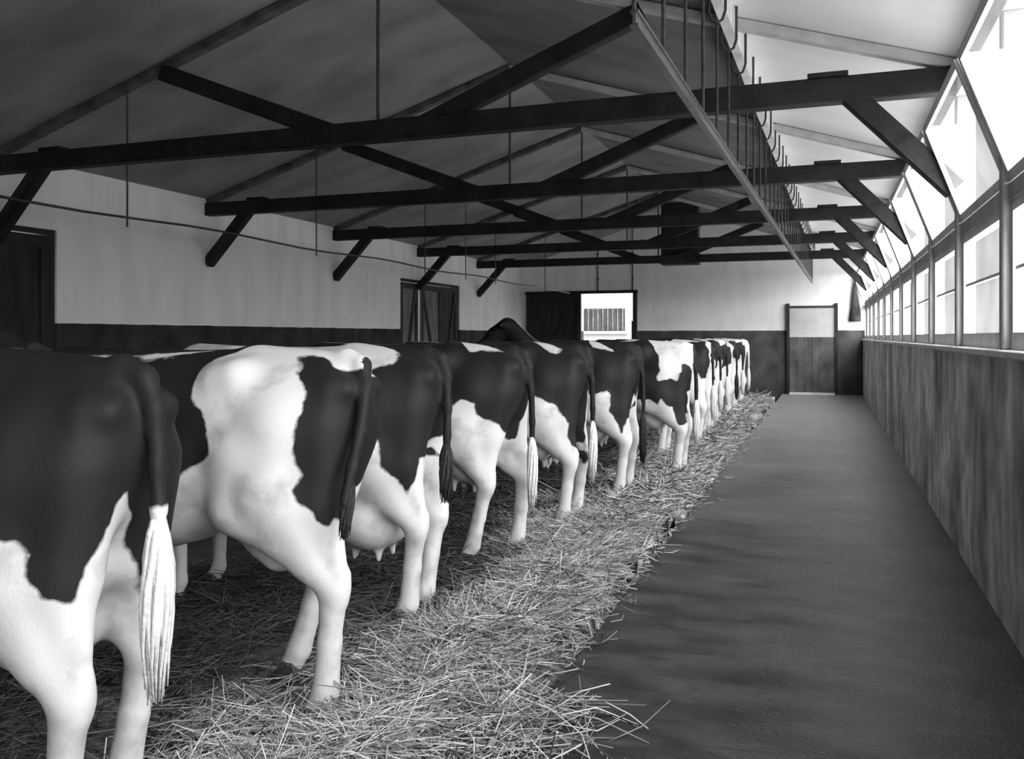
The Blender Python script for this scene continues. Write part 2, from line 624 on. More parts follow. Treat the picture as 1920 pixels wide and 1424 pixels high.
# purlin that carries the rail hangers
v = []
for y in (YB, YF):
    x = xp(y)
    for dx, dz in ((-.035, -.20), (.035, -.20), (.035, .012), (-.035, .012)):
        v.append((x + dx, y, roof_z(x) + dz - (.0 if dz < 0 else .012)))
structure(MB().add(v, [(0, 1, 2, 3), (4, 7, 6, 5), (0, 4, 5, 1), (1, 5, 6, 2), (2, 6, 7, 3), (3, 7, 4, 0)]).build('trim_1', M['white_wood']))

# timber ventilation shaft at the far end of the roof
vsx = -3.25
v = empty('ventilation_shaft', (vsx, 20.75, 3.2))
tag(v, 'dark square wooden ventilation shaft hanging from the ridge at the far end', 'ventilation shaft')
for s in (-1, 1):
    MB().box(s * .40 - .02, s * .40 + .02, -.20, .20, 0, 1.42).build('side_board', M['beam'], v)
    MB().box(-.38, .38, s * .20 - .02, s * .20 + .02, 0, 1.42).build('face_board', M['beam'], v)
MB().box(-.43, .43, -.24, .24, -.03, .04).build('rim', M['beam'], v)

# ------------------------------------------------------------------ overhead carrier rail with its close-set forked hangers
RA, RB_ = Vector((-.745, 3.55, 2.76)), Vector((-.33, 22.3, 2.76))
rail = empty('overhead_rail', (RA.x, RA.y, RA.z))
tag(rail, 'straight overhead steel carrier rail hung on rods above the walkway', 'rail')
dv = RB_ - RA
b = MB()
b.bar((0, 0, 0), dv, .034, .014)
b.bar((0, 0, .03), dv + Vector((0, 0, .03)), .014, .05)
b.bar((0, 0, .06), dv + Vector((0, 0, .06)), .034, .012)
b.build('rail_beam', M['rail'], rail)
nh = 32
for k in range(nh):
    f = k / (nh - 1)
    p = dv * f
    zt = roof_z(RA.x + p.x) - RA.z
    zf = zt - .34
    h = MB().tube([(p.x, p.y, .06), (p.x, p.y, zf)], .010, 6).build('hanger_rod', M['iron'], rail)
    m = MB()
    pts = [(p.x - .055, p.y, zt - .02), (p.x - .055, p.y, zf + .08), (p.x - .035, p.y, zf + .02), (p.x, p.y, zf), (p.x + .035, p.y, zf + .02), (p.x + .055, p.y, zf + .08), (p.x + .055, p.y, zt - .02)]
    m.tube(pts, .010, 6)
    m.build('fork', M['iron'], h)

# cable on rods over the feed passage
cx, cz = -6.5, 2.66
cab = empty('feed_cable', (cx, YB, cz))
tag(cab, 'thin dark overhead wire running along the left wall on hanging rods', 'wire')
pts = []
for k in range(40):
    y = (22.6 - YB) * k / 39
    pts.append((0, y, .02 * math.sin(k * 1.1)))
MB().tube(pts, .013, 6).build('wire', M['iron'], cab, smooth=True)
for y in (6.84, 10.24, 13.64, 15.44, 17.04, 20.44):
    MB().tube([(0, y - YB, -.10), (0, y - YB, roof_z(cx) - cz)], .010, 6).build('hanger_rod', M['iron'], cab)
# two thin pipes on the end wall above the sliding door
for x, lab in ((-5.95, 'left of the two thin rods on the end wall above the sliding door track'), (-4.98, 'right of the two thin rods on the end wall above the sliding door post')):
    p = empty('wall_rod', (x, YF - .03, 2.74))
    tag(p, lab, 'rod', 'rods above the sliding door')
    MB().tube([(0, 0, 0), (0, 0, roof_z(x) - 2.76)], .015, 6).build('rod', M['iron'], p)
    MB().box(-.03, .03, -.01, .03, .3, .33).build('clip', M['iron'], p)
    MB().box(-.03, .03, -.01, .03, 1.0, 1.03).build('clip', M['iron'], p)

# dark sack hanging in the far corner
sk = empty('hanging_sack', (.66, YF - .06, 1.85))
tag(sk, 'dark cloth hanging on a peg in the far corner beside the half-door', 'cloth')
m = MB()
rows = [(1.02, .015, .015), (.95, .03, .03), (.75, .06, .045), (.5, .09, .05), (.25, .12, .055), (.05, .14, .06), (0, .135, .055)]
nn = 14
vv, ff = [], []
for zi, rx, ry in rows:
    for k in range(nn):
        a = 2 * math.pi * k / nn
        wv = 1 + .12 * math.sin(3 * a + zi * 4)
        vv.append((rx * math.cos(a) * wv, max(-.2, ry * math.sin(a)) * wv - .0, zi))
for i in range(len(rows) - 1):
    for k in range(nn):
        ff.append((i * nn + k, i * nn + (k + 1) % nn, (i + 1) * nn + (k + 1) % nn, (i + 1) * nn + k))
ff.append(tuple(range(nn)))
ff.append(tuple((len(rows) - 1) * nn + k for k in range(nn)))
m.add(vv, ff)
m.build('cloth', M['cloth'], sk, smooth=True)
MB().tube([(0, .06, 1.0), (0, -.05, 1.03)], .012, 8).build('peg', M['iron'], sk)

# ------------------------------------------------------------------ outside the sliding door
structure(MB().box(-60, 60, -40, 80, -.6, -.36).build('ground', M['yard']))
bx = empty('farm_building', (-8.5, 34.0, -.36))
tag(bx, 'white outbuilding with a dark barred window seen through the open sliding door', 'building')
MB().box(-6, 5, 0, 6, 0, 6.0).build('wall', M['bwhite'], bx)
MB().box(-6.3, 5.3, -.3, 6.3, 6.0, 6.2).build('roof', M['bwhite'], bx)
wd = MB().box(-.75, 1.0, -.03, .0, 2.07, 2.94).build('window', M['door_dark'], bx)
for k in range(9):
    x = -.70 + k * .2
    MB().box(x, x + .035, -.06, -.03, 2.07, 2.94).build('bar', M['rafter'], wd)
MB().box(-.85, 1.1, -.08, 0, 1.93, 2.05).build('window_sill', M['bwhite'], bx)

# ------------------------------------------------------------------ cows
# local frame of a cow: x forward from the rump, y to its left, z up, metres
TR = np.array([  # x, top z, bottom z, half width
    [-.03, 1.27, 1.20, .03], [.0, 1.325, 1.08, .10], [.05, 1.365, .98, .165], [.14, 1.39, .90, .205], [.28, 1.405, .84, .235],
    [.44, 1.42, .78, .265], [.56, 1.415, .72, .285], [.75, 1.395, .62, .325], [.98, 1.385, .555, .365], [1.2, 1.385, .545, .36],
    [1.38, 1.405, .58, .315], [1.54, 1.41, .64, .265], [1.66, 1.36, .72, .215], [1.76, 1.25, .84, .13], [1.80, 1.12, .95, .03]])


def smin(a, b, k):
    h = np.clip(0.5 + 0.5 * (b - a) / k, 0, 1)
    return b + (a - b) * h - k * h * (1 - h)


def cow_field(X, Y, Z, P):
    x = X
    top = np.interp(x, TR[:, 0], TR[:, 1])
    bot = np.interp(x, TR[:, 0], TR[:, 2])
    hw = np.interp(x, TR[:, 0], TR[:, 3])
    c = (top + bot) / 2
    hh = (top - bot) / 2
    e = 2.35
    q = (np.abs(Y / hw) ** e + np.abs((Z - c) / hh) ** e) ** (1 / e)
    F = (q - 1) * np.minimum(hw, hh)
    ex = np.maximum(np.maximum(-.03 - x, x - 1.80), 0)
    F = np.where(ex > 0, np.sqrt(np.maximum(F, 0) ** 2 + ex ** 2), F)

    def cone(a, b, ra, rb, k, ys=1.0, zs=1.0):
        nonlocal F
        ax, ay, az = a
        bx_, by, bz = b
        dx, dy, dz = bx_ - ax, (by - ay) * ys, (bz - az) * zs
        m = max(ra, rb) + .12
        lo = [min(ax, bx_) - m, min(ay, by) - m / min(ys, 1), min(az, bz) - m]
        hi = [max(ax, bx_) + m, max(ay, by) + m / min(ys, 1), max(az, bz) + m]
        i0, i1 = np.searchsorted(P['gx'], [lo[0], hi[0]])
        j0, j1 = np.searchsorted(P['gy'], [lo[1], hi[1]])
        k0, k1 = np.searchsorted(P['gz'], [lo[2], hi[2]])
        if i1 <= i0 or j1 <= j0 or k1 <= k0:
            return
        s = (slice(i0, i1), slice(j0, j1), slice(k0, k1))
        px, py, pz = X[s] - ax, (Y[s] - ay) * ys, (Z[s] - az) * zs
        t = np.clip((px * dx + py * dy + pz * dz) / (dx * dx + dy * dy + dz * dz + 1e-9), 0, 1)
        d = np.sqrt((px - t * dx) ** 2 + (py - t * dy) ** 2 + (pz - t * dz) ** 2) - (ra + (rb - ra) * t)
        F[s] = smin(F[s], d, k)

    def both(a, b, ra, rb, k, ys=1.0):
        for sgn in (1, -1):
            cone((a[0], a[1] * sgn, a[2]), (b[0], b[1] * sgn, b[2]), ra, rb, k, ys)

    # pelvis: hook bones, pin bones, loin ridge, ribs bulge
    both((.46, .20, 1.325), (.53, .20, 1.31), .045, .035, .10)
    # hollow of the flank in front of the hooks
    for sgn in (1, -1):
        d = np.sqrt(((X - .74) * .75) ** 2 + (Y - sgn * .415) ** 2 + ((Z - 1.20) * .8) ** 2) - .135
        F = -smin(-F, d, .09)
    both((.02, .105, 1.275), (.07, .12, 1.27), .045, .05, .06)
    cone((.06, 0, 1.365), (.5, 0, 1.385), .045, .05, .06)
    cone((.5, 0, 1.36), (1.5, 0, 1.37), .05, .06, .06)
    both((.95, .18, .98), (1.2, .17, .98), .21, .21, .10)
    # thighs
    for sgn, key in ((1, 'L'), (-1, 'R')):
        fx, fy = P.get('hind' + key, (0, 0))
        y = lambda v: v * sgn
        hock = (.065 + fx * .75, y(.185 + fy * .7), .53)
        fet = (.115 + fx, y(.185 + fy), .13)
        cone((.27, y(.13), 1.10), (.31 + fx * .25, y(.165), .86), .17, .145, .09)
        cone((.10, y(.115), 1.12), (.13 + fx * .3, y(.145), .84), .105, .10, .07)
        cone((.42, y(.205), 1.0), (.45, y(.205), .80), .10, .085, .10)
        cone((.44, y(.205), .80), (.17 + fx * .5, y(.18 + fy * .5), .62), .085, .062, .06)
        cone((.28 + fx * .25, y(.165), .86), (.12 + fx * .6, y(.18 + fy * .6), .62), .14, .065, .07)
        cone((.13 + fx * .3, y(.145), .84), (.035 + fx * .75, y(.182 + fy * .7), .585), .085, .028, .04)
        cone((.16 + fx * .5, y(.18 + fy * .5), .62), hock, .066, .058, .03)
        cone((hock[0] - .045, hock[1], .585), (hock[0] - .02, hock[1], .49), .026, .036, .025)
        mid = (hock[0] * .5 + fet[0] * .5, (hock[1] + fet[1]) / 2, .32)
        cone(hock, mid, .056, .046, .03, 1.15)
        cone(mid, fet, .046, .052, .02)
        cone(fet, (fet[0] + .035, fet[1], .065), .048, .05, .02)
        # foreleg
        gx_, gy_ = P.get('fore' + key, (0, 0))
        cone((1.50, y(.19), 1.18), (1.62, y(.18), .93), .13, .12, .08)
        cone((1.62, y(.18), .93), (1.47, y(.19), .76), .11, .085, .07)
        kn = (1.50 + gx_ * .6, y(.175 + gy_ * .6), .42)
        ff_ = (1.50 + gx_, y(.165 + gy_), .125)
        cone((1.47, y(.19), .78), kn, .085, .048, .05)
        cone(kn, ff_, .046, .038, .03)
        cone(ff_, (ff_[0] + .035, ff_[1], .065), .042, .046, .02)
    # udder and teats
    us = P.get('udder', 1.0)
    ud = P.get('udder_drop', 0.0)
    cone((.24, 0, .80), (.40, 0, .66 - ud), .10 * us, .145 * us, .05, .85)
    cone((.38, 0, .67 - ud), (.55, 0, .70), .145 * us, .10 * us, .05, .85)
    both((.33, .065, .60 - ud), (.33, .075, .60 - ud), .085 * us, .085 * us, .05)
    for tx in (.31, .45) if P.get('teats', 1) else ():
        tz_ = .655 - ud - .105 * us
        both((tx, .07, tz_), (tx, .078, tz_ - .095), .026, .017, .02)
    # brisket
    cone((1.45, 0, .66), (1.70, 0, .80), .10, .10, .08)
    # neck, head and ears
    pz = P.get('poll', 1.22)
    py = P.get('turn', 0.0)
    poll = Vector((2.13, py * .5, pz))
    hd = Vector((.80, py, P.get('nose', -.55))).normalized()
    cone((1.52, 0, 1.12), (1.80, py * .12, 1.02 + (pz - 1.1) * .45), .235, .165, .10, 1.35)
    cone((1.80, py * .12, 1.02 + (pz - 1.1) * .45), tuple(poll - Vector((.06, 0, .05))), .165, .115, .07, 1.25)
    side = Vector((-hd.y, hd.x, 0)).normalized()
    up = side.cross(hd) * -1
    if up.z < 0:
        up = -up
    cone(tuple(poll), tuple(poll + hd * .22), .105, .10, .05, 1.0)
    cone(tuple(poll + hd * .20 - up * .01), tuple(poll + hd * .46 - up * .02), .09, .068, .05)
    cone(tuple(poll + hd * .44 - up * .02 + side * .03), tuple(poll + hd * .44 - up * .02 - side * .03), .066, .066, .03)
    cone(tuple(poll + hd * .10 - up * .08), tuple(poll + hd * .30 - up * .07), .075, .05, .05)
    for sg in (-1, 1):
        b0 = poll + side * (sg * .09) + hd * .01
        cone(tuple(b0), tuple(b0 + side * (sg * .08) + up * .01), .026, .036, .02)
        cone(tuple(b0 + side * (sg * .08) + up * .01), tuple(b0 + side * (sg * .16) - up * .01), .036, .018, .02)
    # tail
    sw = P.get('tail', 0.0)
    tz = P.get('tail_z', 0.0)
    tb = P.get('tail_back', 0.0)
    tp = [(.07, 0, 1.385), (-.012, sw * .1, 1.366), (-.046 - tb * .3, sw * .25, 1.28), (-.056 - tb * .6, sw * .5, 1.12), (-.062 - tb, sw * .8, .92 + tz * .5), (-.058 - tb, sw, .72 + tz)]
    P['tz'] = tz
    tr = [.05, .034, .028, .024, .022, .020]
    for i in range(len(tp) - 1):
        cone(tp[i], tp[i + 1], tr[i], tr[i + 1], .022)
    P['tail_end'] = (tp[-2], tp[-1])
    P['poll_v'], P['hd'], P['side'], P['up'] = poll, hd, side, up
    return F


def surface_nets(F, gx, gy, gz):
    S = F < 0
    nx, ny, nz = F.shape
    cs = np.zeros((nx - 1, ny - 1, nz - 1), dtype=np.int8)
    for i in (0, 1):
        for j in (0, 1):
            for k in (0, 1):
                cs += S[i:nx - 1 + i, j:ny - 1 + j, k:nz - 1 + k]
    act = (cs > 0) & (cs < 8)
    I, J, K = np.nonzero(act)
    idx = -np.ones(act.shape, dtype=np.int64)
    idx[I, J, K] = np.arange(len(I))
    acc = np.zeros((len(I), 3))
    cnt = np.zeros(len(I))
    corners = [(i, j, k) for i in (0, 1) for j in (0, 1) for k in (0, 1)]
    for a in corners:
        for ax in range(3):
            if a[ax] == 1:
                continue
            b = list(a)
            b[ax] = 1
            fa = F[I + a[0], J + a[1], K + a[2]]
            fb = F[I + b[0], J + b[1], K + b[2]]
            cr = (fa < 0) != (fb < 0)
            t = np.where(cr, fa / np.where(cr, fa - fb, 1), 0)
            pos = np.stack([np.full(len(I), float(a[0])), np.full(len(I), float(a[1])), np.full(len(I), float(a[2]))], 1)
            pos[:, ax] = t
            acc += pos * cr[:, None]
            cnt += cr
    acc /= cnt[:, None]
    h = gx[1] - gx[0]
    V = np.stack([gx[I] + acc[:, 0] * h, gy[J] + acc[:, 1] * h, gz[K] + acc[:, 2] * h], 1)
    quads = []
    for ax in range(3):
        sl0 = [slice(None)] * 3
        sl1 = [slice(None)] * 3
        sl0[ax] = slice(0, -1)
        sl1[ax] = slice(1, None)
        A, B = S[tuple(sl0)], S[tuple(sl1)]
        ed = A != B
        o1, o2 = [(1, 2), (2, 0), (0, 1)][ax]
        E = np.array(np.nonzero(ed)).T
        ok = (E[:, o1] > 0) & (E[:, o2] > 0) & (E[:, o1] < F.shape[o1] - 1) & (E[:, o2] < F.shape[o2] - 1)
        E = E[ok]
        inside_first = A[E[:, 0], E[:, 1], E[:, 2]]

        def cell(d1, d2):
            c = E.copy()
            c[:, o1] -= d1
            c[:, o2] -= d2
            return idx[c[:, 0], c[:, 1], c[:, 2]]
        q = np.stack([cell(1, 1), cell(0, 1), cell(0, 0), cell(1, 0)], 1)
        q[~inside_first] = q[~inside_first][:, ::-1]
        quads.append(q)
    Q = np.concatenate(quads)
    # a little Laplacian smoothing
    for _ in range(2):
        sm = np.zeros_like(V)
        ct = np.zeros(len(V))
        for a, b in ((0, 1), (1, 2), (2, 3), (3, 0)):
            np.add.at(sm, Q[:, a], V[Q[:, b]])
            np.add.at(ct, Q[:, a], 1)
        V = V * .5 + .5 * sm / np.maximum(ct, 1)[:, None]
    return V, Q


def poly_sd(px, py, poly):
    """signed distance to a polygon, negative inside"""
    n = len(poly)
    d = np.full(px.shape, 1e9)
    ins = np.zeros(px.shape, bool)
    for i in range(n):
        x0, y0 = poly[i]
        x1, y1 = poly[(i + 1) % n]
        ex, ey = x1 - x0, y1 - y0
        wx, wy = px - x0, py - y0
        t = np.clip((wx * ex + wy * ey) / (ex * ex + ey * ey + 1e-12), 0, 1)
        d = np.minimum(d, (wx - ex * t) ** 2 + (wy - ey * t) ** 2)
        c = ((y0 <= py) & (y1 > py)) | ((y1 <= py) & (y0 > py))
        xi = x0 + (py - y0) / np.where(y1 == y0, 1e-9, y1 - y0) * ex
        ins ^= c & (px < xi)
    return np.where(ins, -1, 1) * np.sqrt(d)


def hide_u(V):
    """unroll the flank and rump: distance along the side (x) on the left or right, then on round the rear"""
    x, y = V[:, 0], V[:, 1]
    ang = np.arctan2(y, -(x - .45) * .55)         # 0 at the rear, +pi at the front, positive on the left
    return ang


def coat(V, black, white, split=.80):
    u, z = hide_u(V), V[:, 2]
    # polygons are given in (angle, z); scale the angle to about metres
    s = .42
    c = np.full(len(V), .5)
    for p in black:
        c = np.minimum(c, poly_sd(u * s, z, [(a * s, b) for a, b in p]))
    for p in white:
        c = np.maximum(c, -poly_sd(u * s, z, [(a * s, b) for a, b in p]))
    tail = (V[:, 0] < -.036) & (z > .66)               # the tail has its own colours, white from the split down
    if split is not None:
        c = np.where(tail, z * -1.0 + split, c)
    return c


def coat_material():
    m, nt, N, L, P = new_mat('black_and_white_hide')
    at = N.new('ShaderNodeAttribute')
    at.attribute_name = 'coat'
    tc = N.new('ShaderNodeTexCoord')
    n1 = N.new('ShaderNodeTexNoise')
    n1.inputs['Scale'].default_value = 9
    n1.inputs['Detail'].default_value = 5
    L.new(tc.outputs['Object'], n1.inputs['Vector'])
    ma = N.new('ShaderNodeMath')
    ma.operation = 'MULTIPLY_ADD'
    ma.inputs[1].default_value = .07
    ma.inputs[2].default_value = -.035
    L.new(n1.outputs['Fac'], ma.inputs[0])
    ad = N.new('ShaderNodeMath')
    ad.operation = 'ADD'
    L.new(ma.outputs[0], ad.inputs[0])
    L.new(at.outputs['Fac'], ad.inputs[1])
    mr = N.new('ShaderNodeMapRange')
    mr.inputs['From Min'].default_value = -.006
    mr.inputs['From Max'].default_value = .006
    L.new(ad.outputs[0], mr.inputs['Value'])
    # hair-scale tone and soiling of the white, faint browning of the black
    n2 = N.new('ShaderNodeTexNoise')
    n2.inputs['Scale'].default_value = 6
    n2.inputs['Detail'].default_value = 7
    L.new(tc.outputs['Object'], n2.inputs['Vector'])
    rw = N.new('ShaderNodeValToRGB')
    rw.color_ramp.elements[0].position = .27
    rw.color_ramp.elements[1].position = .5
    rw.color_ramp.elements[0].color = grey(.34)
    rw.color_ramp.elements[1].color = grey(.64)
    L.new(n2.outputs['Fac'], rw.inputs['Fac'])
    rb = N.new('ShaderNodeValToRGB')
    rb.color_ramp.elements[0].color = grey(.010)
    rb.color_ramp.elements[1].color = grey(.022)
    L.new(n2.outputs['Fac'], rb.inputs['Fac'])
    mx = N.new('ShaderNodeMix')
    mx.data_type = 'RGBA'
    L.new(mr.outputs['Result'], mx.inputs['Factor'])
    L.new(rb.outputs['Color'], mx.inputs['A'])
    L.new(rw.outputs['Color'], mx.inputs['B'])
    L.new(mx.outputs['Result'], P.inputs['Base Color'])
    P.inputs['Roughness'].default_value = .62
    P.inputs['Specular IOR Level'].default_value = .18
    mp = N.new('ShaderNodeMapping')
    mp.inputs['Scale'].default_value = (40, 140, 40)
    L.new(tc.outputs['Object'], mp.inputs['Vector'])
    n3 = N.new('ShaderNodeTexNoise')
    n3.inputs['Scale'].default_value = 2
    n3.inputs['Detail'].default_value = 3
    L.new(mp.outputs['Vector'], n3.inputs['Vector'])
    bp = N.new('ShaderNodeBump')
    bp.inputs['Strength'].default_value = .12
    bp.inputs['Distance'].default_value = .01
    L.new(n3.outputs['Fac'], bp.inputs['Height'])
    L.new(bp.outputs['Normal'], P.inputs['Normal'])
    return m


M['hide'] = coat_material()


def hoof_mesh():
    m = MB()
    for s in (-1, 1):
        prof = [(-.045, .0), (-.05, .03), (-.03, .085), (.02, .085), (.065, .03), (.085, .0)]
        m.prism(prof, s * .026 - .024, s * .026 + .024)
    return m.mesh('hoof', .006)


HOOF = hoof_mesh()
HOOF.materials.append(M['hoof'])


def eye_mesh():
    me = bpy.data.meshes.new('eye')
    bm = bmesh.new()
    bmesh.ops.create_uvsphere(bm, u_segments=10, v_segments=8, radius=.02)
    bm.to_mesh(me)
    bm.free()
    me.materials.append(M['eye'])
    return me


EYE_ME = eye_mesh()


def switch_mesh(P, n=9):
    """the tuft of long hair at the tail's end, as a bundle of locks"""
    a, b = Vector(P['tail_end'][0]), Vector(P['tail_end'][1])
    L_ = P.get('switch', .42)
    f = P.get('switch_w', 1.0)
    m = MB()
    r = random.Random(3)
    d0 = (b - a).normalized()
    for k in range(64):
        an = r.random() * 6.283
        rad = f * (.004 + .040 * math.sqrt(r.random()))
        off = Vector((math.cos(an), math.sin(an), 0))
        ln = L_ * (.62 + .42 * r.random())
        pts, rs = [], []
        for i in range(7):
            t = i / 6
            w = math.sin(min(1, t * 1.5) * math.pi * .5) * (1 - .45 * t)
            c = b - d0 * .10 + d0 * (.10 * t) + Vector((0, 0, -ln * t * .9))
            pts.append(c + off * rad * w + Vector((.006 * math.sin(5 * t + k), .006 * math.cos(4 * t + k), 0)))
            rs.append(.0115 * (1 - .85 * t ** 1.5))
        m.tube(pts, rs, 6)
    return m.mesh('tail_switch')


def make_cow(label, Xr, Yc, rz, P, black, white, h=.016, tone='white', split=.80):
    root = empty('cow', (Xr, Yc, 0), math.radians(180 + rz))
    tag(root, label, 'cow', 'black and white cows tied in a row')
    g = lambda a, b: np.arange(a, b, h)
    P = dict(P)
    P['gx'], P['gy'], P['gz'] = g(-.24, 2.75), g(-.66, .66), g(-.0, 1.85)
    X, Y, Z = np.meshgrid(P['gx'], P['gy'], P['gz'], indexing='ij')
    F = cow_field(X, Y, Z, P)
    V, Q = surface_nets(F, P['gx'], P['gy'], P['gz'])
    me = bpy.data.meshes.new('body')
    me.vertices.add(len(V))
    me.vertices.foreach_set('co', V.ravel())
    me.loops.add(Q.size)
    me.loops.foreach_set('vertex_index', Q.ravel())
    me.polygons.add(len(Q))
    me.polygons.foreach_set('loop_start', np.arange(0, Q.size, 4))
    me.polygons.foreach_set('use_smooth', np.ones(len(Q), bool))
    me.update(calc_edges=True)
    me.validate()
    at = me.attributes.new('coat', 'FLOAT', 'POINT')
    at.data.foreach_set('value', coat(V, black, white, split).astype(np.float32))
    body = link('body', me, M['hide'], root)
    link('tail_switch', switch_mesh(P), M['hair_dark'] if tone == 'dark' else M['hair'], root, True)
    for sgn, key in ((1, 'L'), (-1, 'R')):
        fx, fy = P.get('hind' + key, (0, 0))
        gx_, gy_ = P.get('fore' + key, (0, 0))
        for hx, hy in ((.15 + fx, sgn * (.185 + fy)), (1.535 + gx_, sgn * (.165 + gy_))):
            o = bpy.data.objects.new('hoof', HOOF)
            o.location = (hx, hy, 0)
            o.parent = root
            COL.objects.link(o)
    for sg in (-1, 1):
        o = bpy.data.objects.new('eye', EYE_ME)
        o.location = P['poll_v'] + P['hd'] * .15 + P['side'] * (sg * .088) + P['up'] * .03
        o.parent = root
        COL.objects.link(o)
    return root


COWS = [
 dict(label='black-rumped cow nearest the camera, cut off by the left edge of the picture', Xr=-1.80, Yc=1.95, rz=0, P=dict(tail=.035, tail_back=.02, tail_z=.18, switch=.46, switch_w=1.25, udder=.9, teats=0, hindR=(.13, 0)), h=.014, split=1.02),
 dict(label='mostly white cow with one large black patch on its thigh, beside the black-rumped nearest cow', Xr=-1.73, Yc=3.06, rz=0, P=dict(tail=.24, tail_z=.14, switch=.14, switch_w=.6, hindL=(-.06, 0), hindR=(.3, 0), poll=1.42, turn=-.3, teats=0, udder=.75), h=.014, tone='dark', split=.3),
 dict(label='cow with a bulging white udder and black rump, third from the camera', Xr=-1.87, Yc=4.10, rz=0, P=dict(tail=.06, tail_z=.12, switch=.22, hindL=(0, -.06), hindR=(.03, -.05), udder=1.4, udder_drop=.09), h=.016, tone='dark', split=.3),
 dict(label='black cow with white legs and a white streak along the back, fourth from the camera', Xr=-1.88, Yc=5.42, rz=0, P=dict(hindL=(.16, 0), hindR=(-.02, 0), tail=-.03), h=.018),
 dict(label='black-rumped cow with straight white hind legs and white tail, fifth from the camera', Xr=-1.78, Yc=6.62, rz=0, P=dict(tail=-.02), h=.018),
 dict(label='black-rumped cow with black tail hanging against white thighs, sixth from the camera', Xr=-1.66, Yc=8.0, rz=0, P=dict(tail=-.03, tail_z=-.05), h=.02, tone='dark', split=.3),
 dict(label='cow with a white square on its hip standing back into the gutter', Xr=-1.34, Yc=9.2, rz=0, P=dict(tail=-.02), h=.02),
 dict(label='cow with raised black head, mostly hidden behind the cow with the white square', Xr=-1.75, Yc=10.6, rz=0, P=dict(poll=1.62), h=.022),
 dict(label='white cow with a round black hip patch, just beyond the cow with the white square', Xr=-1.5, Yc=12.0, rz=0, P=dict(), h=.022),
 dict(label='black-topped cow right behind the white cow with the round hip patch', Xr=-1.55, Yc=13.3, rz=0, P=dict(), h=.024),
 dict(label='fourth cow from the far end of the row, black rump over white legs', Xr=-1.6, Yc=14.7, rz=0, P=dict(), h=.024),
 dict(label='third cow from the far end of the row, dark tail on a white rump', Xr=-1.58, Yc=16.1, rz=0, P=dict(), h=.024, tone='dark', split=.3),
 dict(label='second cow from the far end of the row, dark hip and white thighs', Xr=-1.6, Yc=17.5, rz=0, P=dict(), h=.024),
 dict(label='last cow at the far end of the row, with a white rump and tail', Xr=-1.6, Yc=18.9, rz=0, P=dict(), h=.024, split=1.5),
]
